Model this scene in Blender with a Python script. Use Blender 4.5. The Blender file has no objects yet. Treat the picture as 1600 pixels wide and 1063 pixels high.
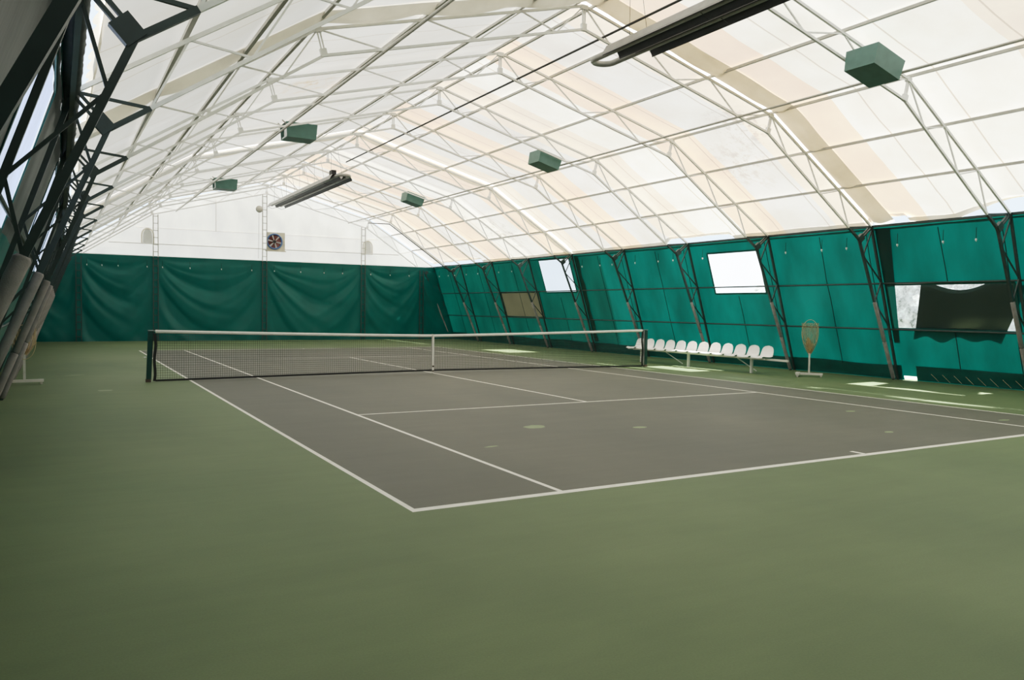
import bpy, bmesh, math, random
from mathutils import Vector, Matrix, noise

random.seed(7)
SC = bpy.context.scene
COL = SC.collection
PI = math.pi

# ------------------------------------------------------------------ layout (metres)
XC = .367            # centre line of the hall
YG, S = 19.359, 3.117  # far gable, truss spacing
def TY(i): return YG - S * i
YEND = -21.2
# truss profile, half widths from the centre line
E_Z = 3.63
ER, FR = 8.256, 9.45     # right outer chord: eave, foot
EL, FL = 8.13, 9.35      # left outer chord
K = (4.85, 5.756); A = (0., 7.067)
N = (7.836, 3.30); F = (9.288, 0.); KI = (4.75, 5.38); AI = (0., 6.65)

# ------------------------------------------------------------------ materials
def mat(name):
    m = bpy.data.materials.new(name); m.use_nodes = True
    nt = m.node_tree; nt.nodes.clear()
    out = nt.nodes.new('ShaderNodeOutputMaterial')
    return m, nt, out
def nd(nt, t, **kw):
    n = nt.nodes.new(t)
    for k, v in kw.items(): setattr(n, k, v)
    return n
def ramp(nt, fac, stops):
    r = nd(nt, 'ShaderNodeValToRGB'); el = r.color_ramp.elements
    while len(el) < len(stops): el.new(.5)
    for e, (p, c) in zip(el, stops):
        e.position = p; e.color = (*c, 1)
    nt.links.new(fac, r.inputs[0]); return r.outputs[0]
def noise_fac(nt, scale, detail=4, stretch=None, rough=.55):
    tc = nd(nt, 'ShaderNodeTexCoord'); src = tc.outputs['Object']
    if stretch:
        mp = nd(nt, 'ShaderNodeMapping'); mp.inputs['Scale'].default_value = stretch
        nt.links.new(src, mp.inputs[0]); src = mp.outputs[0]
    n = nd(nt, 'ShaderNodeTexNoise'); n.inputs['Scale'].default_value = scale
    n.inputs['Detail'].default_value = detail; n.inputs['Roughness'].default_value = rough
    nt.links.new(src, n.inputs['Vector']); return n.outputs['Fac']
def plain(name, c, rough=.5, metal=0., var=.12, scale=6., spec=.5, bump=0.):
    m, nt, out = mat(name)
    b = nd(nt, 'ShaderNodeBsdfPrincipled')
    f = noise_fac(nt, scale)
    col = ramp(nt, f, [(.3, tuple(max(0, v * (1 - var)) for v in c)), (.7, tuple(min(1, v * (1 + var)) for v in c))])
    nt.links.new(col, b.inputs['Base Color'])
    b.inputs['Roughness'].default_value = rough; b.inputs['Metallic'].default_value = metal
    b.inputs['Specular IOR Level'].default_value = spec
    if bump:
        bp = nd(nt, 'ShaderNodeBump'); bp.inputs['Strength'].default_value = bump
        bp.inputs['Distance'].default_value = .01
        nt.links.new(noise_fac(nt, scale * 12), bp.inputs['Height']); nt.links.new(bp.outputs[0], b.inputs['Normal'])
    nt.links.new(b.outputs[0], out.inputs[0]); return m
def fabric(name, c, tcol, tfac, rough=.4, var=.1, scale=1.5, spec=.5, stretch=None, bump=.0):
    """reflective skin mixed with light that comes through from the other side"""
    m, nt, out = mat(name)
    b = nd(nt, 'ShaderNodeBsdfPrincipled'); t = nd(nt, 'ShaderNodeBsdfTranslucent'); mx = nd(nt, 'ShaderNodeMixShader')
    f = noise_fac(nt, scale, stretch=stretch)
    nt.links.new(ramp(nt, f, [(.3, tuple(v * (1 - var) for v in c)), (.7, tuple(v * (1 + var) for v in c))]), b.inputs['Base Color'])
    nt.links.new(ramp(nt, f, [(.3, tuple(v * (1 - var) for v in tcol)), (.7, tuple(min(1, v * (1 + var)) for v in tcol))]), t.inputs['Color'])
    b.inputs['Roughness'].default_value = rough; b.inputs['Specular IOR Level'].default_value = spec
    mx.inputs[0].default_value = tfac
    if bump:
        bp = nd(nt, 'ShaderNodeBump'); bp.inputs['Strength'].default_value = bump
        bp.inputs['Distance'].default_value = .03
        nt.links.new(noise_fac(nt, 5, 3, stretch=stretch), bp.inputs['Height']); nt.links.new(bp.outputs[0], b.inputs['Normal'])
    nt.links.new(b.outputs[0], mx.inputs[1]); nt.links.new(t.outputs[0], mx.inputs[2])
    nt.links.new(mx.outputs[0], out.inputs[0]); return m

def court_mat(name, c1, c2, c3):
    m, nt, out = mat(name)
    b = nd(nt, 'ShaderNodeBsdfPrincipled')
    f = noise_fac(nt, .35, 5, stretch=(1, .6, 1))
    base = ramp(nt, f, [(.3, c1), (.52, c2), (.72, c3)])
    g = noise_fac(nt, 90, 2)
    mx = nd(nt, 'ShaderNodeMixRGB', blend_type='MULTIPLY'); mx.inputs[0].default_value = .35
    nt.links.new(base, mx.inputs[1]); nt.links.new(ramp(nt, g, [(.3, (.8, .8, .8)), (.7, (1.15, 1.15, 1.15))]), mx.inputs[2])
    h = noise_fac(nt, 2.2, 6, stretch=(.35, 1.6, 1), rough=.7)
    mx2 = nd(nt, 'ShaderNodeMixRGB', blend_type='MULTIPLY'); mx2.inputs[0].default_value = .5
    nt.links.new(mx.outputs[0], mx2.inputs[1]); nt.links.new(ramp(nt, h, [(.35, (.86, .86, .86)), (.65, (1.06, 1.06, 1.06))]), mx2.inputs[2])
    nt.links.new(mx2.outputs[0], b.inputs['Base Color'])
    b.inputs['Roughness'].default_value = .62; b.inputs['Specular IOR Level'].default_value = .3
    nt.links.new(b.outputs[0], out.inputs[0]); return m

def roof_mat(name, base, warm, tfac):
    """white translucent sheet: weld strips across the hall, a few peach, some dirt"""
    m, nt, out = mat(name)
    b = nd(nt, 'ShaderNodeBsdfDiffuse'); t = nd(nt, 'ShaderNodeBsdfTranslucent'); mx = nd(nt, 'ShaderNodeMixShader')
    tc = nd(nt, 'ShaderNodeTexCoord'); sep = nd(nt, 'ShaderNodeSeparateXYZ'); nt.links.new(tc.outputs['Object'], sep.inputs[0])
    def math_(op, a, bb):
        n = nd(nt, 'ShaderNodeMath', operation=op)
        for i, v in enumerate((a, bb)):
            if v is None: continue
            if isinstance(v, (int, float)): n.inputs[i].default_value = v
            else: nt.links.new(v, n.inputs[i])
        return n.outputs[0]
    q = math_('DIVIDE', math_('ADD', sep.outputs['Y'], 40.3), 1.5585)
    # the strips on the two sides of the ridge come from different sheets
    side = math_('MULTIPLY', math_('GREATER_THAN', sep.outputs['X'], XC), 57.)
    wn = nd(nt, 'ShaderNodeTexWhiteNoise', noise_dimensions='1D')
    nt.links.new(math_('ADD', math_('FLOOR', q, None), side), wn.inputs['W'])
    wb_ = (base[0], base[1] * .985, base[2] * .955)
    left = ramp(nt, wn.outputs['Value'], [(.0, wb_), (.6, base), (1., tuple(.7 * x + .3 * y for x, y in zip(base, warm)))])
    wh = tuple(v * 1.04 for v in base); gy = tuple(v * .93 for v in base[:2]) + (base[2] * .95,); lp = tuple(.5 * (x + y) for x, y in zip(base, warm))
    rp = nd(nt, 'ShaderNodeValToRGB'); el = rp.color_ramp; el.interpolation = 'CONSTANT'
    seq = [(-30, wh), (-12.2, lp), (-10.6, wh), (-7.0, warm), (-5.55, lp), (-4.75, gy), (-3.2, warm), (-1.7, wh), (-.2, lp), (1.3, gy), (2.7, warm), (4.3, gy),
           (5.8, lp), (6.95, warm), (8.3, gy), (9.8, wh), (11.4, warm), (13., gy), (14.6, warm), (16.2, lp), (17.8, gy)]
    while len(el.elements) < len(seq): el.elements.new(.5)
    for e_, (yy, c_) in zip(el.elements, seq): e_.position = (yy + 30) / 50; e_.color = (*c_, 1)
    wob = math_('ADD', sep.outputs['Y'], math_('MULTIPLY', noise_fac(nt, .8, 2), .08))
    nt.links.new(math_('DIVIDE', math_('ADD', wob, 29.96), 50.), rp.inputs[0])
    sd = nd(nt, 'ShaderNodeMixRGB'); nt.links.new(math_('GREATER_THAN', sep.outputs['X'], XC), sd.inputs[0])
    nt.links.new(left, sd.inputs[1]); nt.links.new(rp.outputs[0], sd.inputs[2]); strip = sd.outputs[0]
    fr = math_('FRACT', q, None)
    seam = math_('LESS_THAN', fr, .018)
    sm = nd(nt, 'ShaderNodeMixRGB', blend_type='MULTIPLY'); sm.inputs[2].default_value = (.70, .63, .52, 1)
    nt.links.new(math_('MULTIPLY', seam, .8), sm.inputs[0]); nt.links.new(strip, sm.inputs[1])
    cl = nd(nt, 'ShaderNodeMixRGB', blend_type='MULTIPLY'); cl.inputs[0].default_value = 1
    nt.links.new(sm.outputs[0], cl.inputs[1])
    nt.links.new(ramp(nt, noise_fac(nt, .7, 6), [(.3, (.93, .91, .88)), (.6, (1, 1, 1))]), cl.inputs[2])
    last = cl.outputs[0]
    fine = noise_fac(nt, 3.4, 8, rough=.75)
    for (cx, cy, cz, rad, dark) in ((5.3, -4.55, 5.7, .9, (.62, .54, .42)), (6.4, -3.6, 5.1, 1.1, (.8, .74, .66)), (7.3, 9.9, 4.4, 1.3, (.62, .6, .54)),
                                    (-3.3, -1.0, 6.3, 1.0, (.9, .74, .52)), (-6.7, -10.6, 4.6, .6, (.9, .78, .6))):
        d = nd(nt, 'ShaderNodeVectorMath', operation='DISTANCE'); d.inputs[1].default_value = (cx, cy, cz)
        nt.links.new(tc.outputs['Object'], d.inputs[0])
        near = nd(nt, 'ShaderNodeMapRange'); nt.links.new(d.outputs['Value'], near.inputs[0])
        near.inputs[1].default_value = rad; near.inputs[2].default_value = rad * .2
        k = math_('MULTIPLY', near.outputs[0], ramp(nt, fine, [(.5, (0, 0, 0)), (.62, (1, 1, 1))]))
        mm = nd(nt, 'ShaderNodeMixRGB', blend_type='MULTIPLY'); mm.inputs[2].default_value = (*dark, 1)
        nt.links.new(k, mm.inputs[0]); nt.links.new(last, mm.inputs[1]); last = mm.outputs[0]
    nt.links.new(last, t.inputs['Color']); nt.links.new(last, b.inputs['Color'])
    mx.inputs[0].default_value = tfac
    nt.links.new(b.outputs[0], mx.inputs[1]); nt.links.new(t.outputs[0], mx.inputs[2])
    nt.links.new(mx.outputs[0], out.inputs[0]); return m

def plastic_mat(name, clear, c, scale=1.2, lo=.6):
    """cloudy window film: part see-through, part milky"""
    m, nt, out = mat(name)
    tr = nd(nt, 'ShaderNodeBsdfTransparent'); t = nd(nt, 'ShaderNodeBsdfTranslucent'); gl = nd(nt, 'ShaderNodeBsdfGlossy')
    gl.inputs['Roughness'].default_value = .15
    f = noise_fac(nt, scale, 5)
    nt.links.new(ramp(nt, f, [(.35, tuple(v * lo for v in c)), (.65, c)]), t.inputs['Color'])
    mx = nd(nt, 'ShaderNodeMixShader'); mx.inputs[0].default_value = clear
    nt.links.new(t.outputs[0], mx.inputs[1]); nt.links.new(tr.outputs[0], mx.inputs[2])
    m2 = nd(nt, 'ShaderNodeMixShader'); m2.inputs[0].default_value = .06
    nt.links.new(mx.outputs[0], m2.inputs[1]); nt.links.new(gl.outputs[0], m2.inputs[2])
    nt.links.new(m2.outputs[0], out.inputs[0]); return m
def netting_mat(name, c, alpha, scale):
    m, nt, out = mat(name)
    tr = nd(nt, 'ShaderNodeBsdfTransparent'); d = nd(nt, 'ShaderNodeBsdfDiffuse'); d.inputs['Color'].default_value = (*c, 1)
    tl = nd(nt, 'ShaderNodeBsdfTranslucent'); tl.inputs['Color'].default_value = (*c, 1)
    a = nd(nt, 'ShaderNodeMixShader'); a.inputs[0].default_value = .4
    nt.links.new(d.outputs[0], a.inputs[1]); nt.links.new(tl.outputs[0], a.inputs[2])
    mx = nd(nt, 'ShaderNodeMixShader')
    f = noise_fac(nt, scale, 4, stretch=(1, 1, .25))
    nt.links.new(ramp(nt, f, [(.35, (alpha * .3,) * 3), (.7, (min(1, alpha * 1.9),) * 3)]), mx.inputs[0])
    nt.links.new(tr.outputs[0], mx.inputs[1]); nt.links.new(a.outputs[0], mx.inputs[2])
    nt.links.new(mx.outputs[0], out.inputs[0]); return m

def bank_mat():
    m, nt, out = mat('stone_bank')
    b = nd(nt, 'ShaderNodeBsdfDiffuse')
    nt.links.new(ramp(nt, noise_fac(nt, 3.2, 8, rough=.75), [(.36, (.12, .13, .11)), (.47, (.6, .6, .58)), (.6, (.95, .95, .94))]), b.inputs['Color'])
    nt.links.new(b.outputs[0], out.inputs[0]); return m
M = {}
M['apron'] = court_mat('court_green', (.100, .139, .064), (.126, .168, .077), (.150, .190, .090))
M['court'] = court_mat('court_grey', (.100, .103, .080), (.119, .119, .091), (.139, .136, .103))
M['line'] = plain('line_paint', (.72, .69, .62), .6, var=.08, scale=8)
M['spot'] = plain('worn_spot', (.20, .25, .13), .6, var=.1)
M['roof'] = roof_mat('roof_sheet', (.92, .91, .885), (.93, .80, .66), .14)
M['strip'] = roof_mat('roof_gap_light_strip', (.98, .97, .95), (.98, .96, .92), .40)  # light from the gap between sheets, put in as a whiter, clearer strip
M['flap'] = fabric('doubled_sheet', (.84, .80, .71), (.88, .84, .76), .33, rough=.7, var=.1)
M['white_wall'] = fabric('white_sheet', (.86, .87, .86), (.9, .91, .92), .32, rough=.6, var=.04, stretch=(1, 1, .4))
M['green_thin'] = fabric('green_sheet_thin', (.001, .062, .053), (.001, .215, .18), .066, rough=.5, var=.28, scale=1.3, spec=.25, stretch=(1, 1, .3), bump=.15)
M['green_dimmed'] = fabric('green_sheet_dimmed', (.002, .058, .047), (.002, .185, .148), .045, rough=.5, var=.25, scale=1.3, spec=.25, stretch=(1, 1, .3), bump=.15)  # same sheet for the far bays, shade from outside trees put into its colour
M['green_skirt'] = fabric('green_skirt', (.002, .09, .076), (.002, .22, .18), .10, rough=.45, var=.15, scale=3, bump=.3)
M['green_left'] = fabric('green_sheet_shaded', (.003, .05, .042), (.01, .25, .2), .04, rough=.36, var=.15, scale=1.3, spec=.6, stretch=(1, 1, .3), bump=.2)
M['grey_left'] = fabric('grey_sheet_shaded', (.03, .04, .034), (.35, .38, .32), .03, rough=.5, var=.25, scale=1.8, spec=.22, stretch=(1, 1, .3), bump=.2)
M['green_gable'] = fabric('green_curtain', (.0, .104, .090), (.003, .2, .17), .02, rough=.36, var=.08, spec=.28)
M['dark_green'] = plain('dark_green_paint', (.033, .054, .049), .45, var=.2)
M['white_paint'] = plain('pale_grey_paint', (.84, .83, .79), .45, var=.05)
M['column_paint'] = plain('column_paint', (.46, .45, .40), .5, var=.08)
M['galv'] = plain('galvanised_tube', (.52, .50, .45), .45, .1, var=.1)
M['foam'] = plain('grey_foam', (.27, .25, .238), .85, var=.15, scale=9, bump=.3)
M['box_green'] = plain('lamp_box_green', (.10, .20, .168), .4, var=.1)
M['lamp_white'] = plain('lamp_white', (.75, .76, .74), .4, var=.05)
M['black'] = plain('black_plastic', (.012, .012, .012), .5)
M['net'] = plain('net_cord', (.012, .014, .013), .7)
M['tape'] = plain('white_tape', (.78, .76, .70), .6, var=.05)
M['post'] = plain('post_green', (.006, .05, .042), .3)
M['post_black'] = plain('post_black', (.012, .016, .017), .3)
M['steel'] = plain('bright_steel', (.6, .6, .6), .3, .9, var=.05)
M['rust'] = plain('rusty_foot', (.09, .06, .045), .8)
M['seat'] = plain('white_seat', (.90, .89, .86), .35, var=.03)
M['bench_paint'] = plain('bench_white', (.72, .71, .66), .4, var=.05)
M['hood'] = plain('reflector_sheet', (.36, .35, .33), .42, .8, var=.08)
M['hood_in'] = plain('reflector_inside', (.07, .07, .068), .5, .3, var=.1)  # inside of the same sheet, reflection of the dark floor put into its colour
M['tubeg'] = plain('heater_tube', (.40, .39, .36), .45, .4, var=.1)
M['pipe'] = plain('gas_pipe', (.03, .03, .025), .5)
M['fan_blue'] = plain('fan_ring_blue', (.08, .17, .36), .35)
M['fan_red'] = plain('fan_blade_red', (.13, .035, .03), .4)
M['fan_panel'] = plain('fan_panel', (.66, .62, .52), .6)
M['netbag'] = netting_mat('netting_straw', (.55, .42, .22), .26, 30)
M['netbunch'] = netting_mat('netting_bunched', (.55, .38, .17), .75, 20)
M['strand'] = plain('net_strand', (.52, .42, .26), .8)
M['stand'] = plain('stand_white', (.66, .63, .58), .5)
M['film'] = plastic_mat('window_film', .88, (.85, .88, .93), lo=.85)
M['film_dim'] = plastic_mat('window_film_hazy', .86, (.10, .11, .12), 1.6)
M['film_left'] = plastic_mat('window_film_left', .10, (.46, .56, .76), 1.5, lo=.72)
M['film_crinkled'] = plastic_mat('window_film_crinkled', .86, (.010, .02, .018), 14., lo=.3)
M['mesh_dark'] = fabric('dark_screen', (.022, .024, .016), (.05, .05, .03), .2, rough=.8)
M['valance'] = fabric('dark_valance', (.010, .026, .023), (.01, .03, .025), .02, rough=.55, var=.35, scale=6)
M['cloth_dark'] = fabric('dark_cloth', (.006, .016, .013), (.01, .03, .025), .03, rough=.7)
M['rope'] = plain('dark_rope', (.003, .03, .025), .8)
M['knot'] = plain('pale_knot', (.75, .75, .72), .6)
M['bank'] = bank_mat()
M['ground'] = plain('gravel', (.50, .48, .44), .9, scale=2)

# ------------------------------------------------------------------ mesh builder
class MB:
    def __init__(s): s.v = []; s.f = []; s.m = []
    def add(s, vs, fs, mi=0):
        o = len(s.v); s.v += [tuple(v) for v in vs]
        s.f += [tuple(i + o for i in f) for f in fs]; s.m += [mi] * len(fs)
        return s
    def bar(s, p, q, w, h=None, up=(0, 1, 0), mi=0):
        """square tube from p to q"""
        p, q = Vector(p), Vector(q); h = h or w; d = (q - p).normalized(); u = Vector(up)
        if abs(d.dot(u)) > .98: u = Vector((1, 0, 0))
        a = d.cross(u).normalized(); b = a.cross(d).normalized()
        vs = [c + a * (sx * w / 2) + b * (sy * h / 2) for c in (p, q) for sx, sy in ((-1, -1), (1, -1), (1, 1), (-1, 1))]
        return s.add(vs, [(0, 1, 5, 4), (1, 2, 6, 5), (2, 3, 7, 6), (3, 0, 4, 7), (3, 2, 1, 0), (4, 5, 6, 7)], mi)
    def tube(s, pts, r, n=8, closed=False, mi=0, caps=True):
        pts = [Vector(p) for p in pts]; k = len(pts); rs = r if isinstance(r, (list, tuple)) else [r] * k
        vs = []; prev = None
        for i, p in enumerate(pts):
            if closed: d = pts[(i + 1) % k] - pts[i - 1]
            else: d = pts[min(i + 1, k - 1)] - pts[max(i - 1, 0)]
            d.normalize()
            if prev is None:
                u = Vector((0, 0, 1)) if abs(d.z) < .9 else Vector((1, 0, 0))
            else: u = prev
            a = (u - d * u.dot(d)).normalized(); b = d.cross(a); prev = a
            vs += [p + (a * math.cos(2 * PI * j / n) + b * math.sin(2 * PI * j / n)) * rs[i] for j in range(n)]
        fs = []
        for i in range(k if closed else k - 1):
            j2 = (i + 1) % k
            fs += [(i * n + j, i * n + (j + 1) % n, j2 * n + (j + 1) % n, j2 * n + j) for j in range(n)]
        if caps and not closed:
            fs += [tuple(range(n))[::-1], tuple((k - 1) * n + j for j in range(n))]
        return s.add(vs, fs, mi)
    def box(s, c, size, rot=None, mi=0, taper=1.):
        c = Vector(c); R = rot or Matrix.Identity(3); x, y, z = (v / 2 for v in size)
        vs = [c + R @ Vector((sx * x * (taper if sz < 0 else 1), sy * y * (taper if sz < 0 else 1), sz * z))
              for sz in (-1, 1) for sx, sy in ((-1, -1), (1, -1), (1, 1), (-1, 1))]
        return s.add(vs, [(3, 2, 1, 0), (4, 5, 6, 7), (0, 1, 5, 4), (1, 2, 6, 5), (2, 3, 7, 6), (3, 0, 4, 7)], mi)
    def grid(s, nu, nv, fn, mi=0, skip=None):
        vs = [fn(i / nu, j / nv) for i in range(nu + 1) for j in range(nv + 1)]
        fs = [(i * (nv + 1) + j, (i + 1) * (nv + 1) + j, (i + 1) * (nv + 1) + j + 1, i * (nv + 1) + j + 1) for i in range(nu) for j in range(nv)
              if not (skip and skip((i + .5) / nu, (j + .5) / nv))]
        return s.add(vs, fs, mi)
    def disc(s, c, r, n=16, axis='z', h=.0, mi=0): 
        c = Vector(c)
        return s
    def build(s, name, mats, parent=None, smooth=False, solid=0.):
        me = bpy.data.meshes.new(name); me.from_pydata(s.v, [], s.f)
        for m in (mats if isinstance(mats, (list, tuple)) else [mats]): me.materials.append(m)
        me.polygons.foreach_set('material_index', s.m)
        if solid:
            bm = bmesh.new(); bm.from_mesh(me); bmesh.ops.recalc_face_normals(bm, faces=bm.faces)
            bmesh.ops.solidify(bm, geom=bm.faces[:], thickness=solid); bm.to_mesh(me); bm.free()
        if smooth: me.polygons.foreach_set('use_smooth', [True] * len(me.polygons))
        me.update()
        o = bpy.data.objects.new(name, me); COL.objects.link(o)
        if parent: o.parent = parent
        return o

def tag(o, label=None, cat=None, group=None, kind=None):
    if label: o['label'] = label
    if cat: o['category'] = cat
    if group: o['group'] = group
    if kind: o['kind'] = kind
    return o
def empty(name, loc=(0, 0, 0), rz=0., label=None, cat=None, group=None):
    o = bpy.data.objects.new(name, None); COL.objects.link(o); o.empty_display_size = .2
    o.location = loc; o.rotation_euler = (0, 0, rz); return tag(o, label, cat, group)
KIDS = {}
def copy_tree(o, parent=None):
    c = o.copy(); COL.objects.link(c)
    if parent: c.parent = parent
    for ch in list(o.children): copy_tree(ch, c)
    return c
def lerp(a, b, t): return tuple(x + (y - x) * t for x, y in zip(a, b))
def nz(x, y, z=0.): return noise.noise(Vector((x, y, z)))

# ------------------------------------------------------------------ floor with its painted court
def build_floor():
    LX, RX = XC - 9.75, XC + 9.85
    D, Sg = 5.485, 4.115; B, SV = 11.885, 6.40
    lx = -5.515
    w = .05
    lines = [(lx - .025, lx + w - .025, -B, B), (D - w, D, -B, B), (-Sg - w / 2, -Sg + w / 2, -B, B), (Sg - w / 2, Sg + w / 2, -B, B),
             (lx - .025, D, -B - .02, -B + .07), (lx - .025, D, B - .08, B), (-Sg, Sg, -SV - .025, -SV + .025), (-Sg, Sg, SV - .025, SV + .025),
             (-.025, .025, -SV, SV), (-.03, .03, -B, -B + .24), (-.03, .03, B - .24, B)]
    xs = sorted({LX, RX, lx, D, *[v for l in lines for v in l[:2]]}); ys = sorted({YEND, YG + .06, -B, B, *[v for l in lines for v in l[2:]]})
    def sub(a, step):
        o = [a[0]]
        for u, v in zip(a, a[1:]):
            n = max(1, int((v - u) / step)); o += [u + (v - u) * (k + 1) / n for k in range(n)]
        return o
    xs, ys = sub(xs, 2.5), sub(ys, 2.5)
    mb = MB(); ny = len(ys)
    vs = [(x, y, 0) for x in xs for y in ys]; buckets = {0: [], 1: [], 2: []}
    for i in range(len(xs) - 1):
        for j in range(ny - 1):
            cx, cy = (xs[i] + xs[i + 1]) / 2, (ys[j] + ys[j + 1]) / 2
            m = 0
            if lx < cx < D and -B < cy < B: m = 1
            if any(a < cx < b and c < cy < d for a, b, c, d in lines): m = 2
            buckets[m].append((i * ny + j, (i + 1) * ny + j, (i + 1) * ny + j + 1, i * ny + j + 1))
    mb.v = vs
    for m, fs in buckets.items(): mb.f += fs; mb.m += [m] * len(fs)
    # pale worn spots in the paint
    for (x, y, a, b, r) in ((-2.35, -8.5, .17, .13, .4), (-1.06, -9.14, .11, .07, 0), (3.24, -9.2, .10, .06, 0), (1.77, -10.9, .09, .05, .2),
                            (-7.17, -1.45, .13, .12, .3), (-3.6, -9.6, .10, .03, .2), (-7.6, 2.2, .22, .06, .4), (4.55, -10.9, .12, .05, 0.)):
        n = 18; pts = []
        for k in range(n):
            t = 2 * PI * k / n; q = 1 + .25 * nz(3 * math.cos(t) + x, 3 * math.sin(t) + y)
            u, v = a * q * math.cos(t), b * q * math.sin(t)
            pts.append((x + u * math.cos(r) - v * math.sin(r), y + u * math.sin(r) + v * math.cos(r), .001))
        mb.add(pts, [tuple(range(n))], 3)
    o = mb.build('floor', [M['apron'], M['court'], M['line'], M['spot']])
    tag(o, kind='structure')
build_floor()
g = MB().add([(-120, -120, -.06), (120, -120, -.06), (120, 120, -.06), (-120, 120, -.06)], [(0, 1, 2, 3)]).build('ground', M['ground']); tag(g, kind='structure')

def bank_pt(u, v):
    y = -14 + 17 * u; z = -.06 + 2.62 * v
    return (13.2 + .9 * v * v + .35 * nz(y * .8, z) + .12 * nz(y * 3, z * 3), y, z + .12 * nz(y, 4.) * v)
tag(MB().grid(80, 14, bank_pt).build('stone_bank', M['bank']), kind='structure')
# ------------------------------------------------------------------ roof
OFF = .128
def roof_pt(t, side, off=OFF):
    """t in 0..2: 0 eave, 1 kink, 2 ridge"""
    e = ER if side > 0 else EL
    a, b = ((e + .02, E_Z), K) if t <= 1 else (K, A)
    u = t if t <= 1 else t - 1
    x, z = a[0] + (b[0] - a[0]) * u, a[1] + (b[1] - a[1]) * u
    # blend the normals so that the sheet stays one surface
    n1 = Vector((K[1] - E_Z, e - K[0])).normalized(); n2 = Vector((A[1] - K[1], K[0])).normalized(); n3 = Vector((0, 1))
    n = n1.lerp(n2, max(0, min(1, (t - .9) / .2))) if t < 1.5 else n2.lerp(n3, max(0, (t - 1.9) / .1))
    return (XC + side * (x + n.x * off), z + n.y * off)
def hem_sag(y):
    s = .075 + .03 * nz(y * 1.3, 3.3)
    if -5.55 > y > -6.4 or 1.6 > y > -1.2 or y > 14: s -= .17
    if -7.6 > y > -10.4: s -= .30 * math.sin(PI * (-7.6 - y) / 2.8)
    return s
def build_roof():
    mb = MB()
    ys = [YG + .1]
    brk = sorted({YG + .1, YEND, *[TY(i) for i in range(13)], TY(8) + .03, TY(8) + .17, TY(4) - .06, TY(4) + .10}, reverse=True)
    for a, b in zip(brk, brk[1:]):
        n = max(1, round((a - b) / .4)); ys += [a + (b - a) * (k + 1) / n for k in range(n)]
    for side in (1, -1):
        t0 = .0 if side > 0 else .082
        ts = [t0 + (1 - t0) * k / 9 for k in range(9)] + [1 + k / 10 for k in range(11)]
        vs = []
        for y in ys:
            f = ((YG - y) / S) % 1
            for t in ts:
                x, z = roof_pt(t, side)
                pv = abs(math.sin(PI * ((t * 3) % 1)))
                sag = .035 * math.sin(PI * f) * pv + .02 * nz(x * .9, y * .9)
                if t == t0 and side > 0: sag = hem_sag(y)
                vs.append((x, y, z - sag))
        nt_ = len(ts); fs = {0: [], 1: []}
        for i in range(len(ys) - 1):
            yc = (ys[i] + ys[i + 1]) / 2
            m = 1 if (TY(8) + .03 < yc < TY(8) + .17 or TY(4) - .06 < yc < TY(4) + .10) else 0
            for j in range(nt_ - 1):
                q = (i * nt_ + j, (i + 1) * nt_ + j, (i + 1) * nt_ + j + 1, i * nt_ + j + 1)
                fs[m].append(q if side > 0 else q[::-1])
        o = len(mb.v); mb.v += vs
        for m in fs: mb.f += [tuple(k + o for k in q) for q in fs[m]]; mb.m += [m] * len(fs[m])
    tag(mb.build('ceiling', [M['roof'], M['strip']], smooth=True), kind='structure')
    # scalloped lower edge of the sheet on the left
    mb = MB(); n = int((YG - YEND) / .03)
    def fn(u, v):
        y = YG + (YEND - YG) * u
        edge = .058 + .015 * (1 - abs(math.sin(PI * y / .36)) ** .6)
        t = .088 + (edge - .088) * v
        x, z = roof_pt(t, -1, OFF - .012); return (x, y, z)
    tag(mb.grid(n, 2, fn).build('trim_1', M['flap']), kind='structure')
    # dirty hem along the right eave
    mb = MB(); n = int((YG - YEND) / .12)
    def fh(u, v):
        y = YG + (YEND - YG) * u; x, z = roof_pt(.035 * v, 1, OFF - .02)
        return (x, y, z - hem_sag(y) * (1 - .3 * v) - .012 * nz(y * 4, v))
    tag(mb.grid(n, 2, fh).build('trim_4', M['flap'], smooth=True), kind='structure')
    # crumpled green valance rolled over the left eave beam
    mb = MB()
    def fv(u, v):
        y = YG + (YEND - YG) * u; a = -.5 + 3.6 * v; b = .012 * nz(y * 5, v * 3) + .012 * nz(y * 13, v * 6)
        return (XC - EL - .03 + .085 * math.cos(a) * (1 + b * 8), y, E_Z - .01 - .07 * math.sin(a) * (1 + b * 8) + .01)
    tag(mb.grid(int((YG - YEND) / .06), 8, fv).build('trim_5', M['valance'], smooth=True), kind='structure')
build_roof()
# overlapping flaps where two sheets meet
def build_flap(name, i, d, width, label):
    mb = MB()
    for side in (1, -1):
        def fn(u, v):
            t = .0 + 2. * u
            pv = abs(math.sin(PI * ((t * 3) % 1)))
            x, z = roof_pt(t, side, OFF - .015)
            drop = .03 + (.05 + .09 * pv) * math.sin(PI * min(1, v * 1.15)) ** .8 + .012 * nz(t * 9, v * 3)
            y = TY(i) + d * (.05 + width * v * (1 + .08 * nz(t * 5, 7.)))
            if v in (0., 1.): drop = .012 if v == 1. else .05
            return (x, y, z - drop)
        mb.grid(72, 8, fn)
    o = mb.build(name, M['flap'], smooth=True); tag(o, kind='structure')
build_flap('trim_2', 8, -1, .50, '')
build_flap('trim_3', 4, 1, .42, '')

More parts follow.
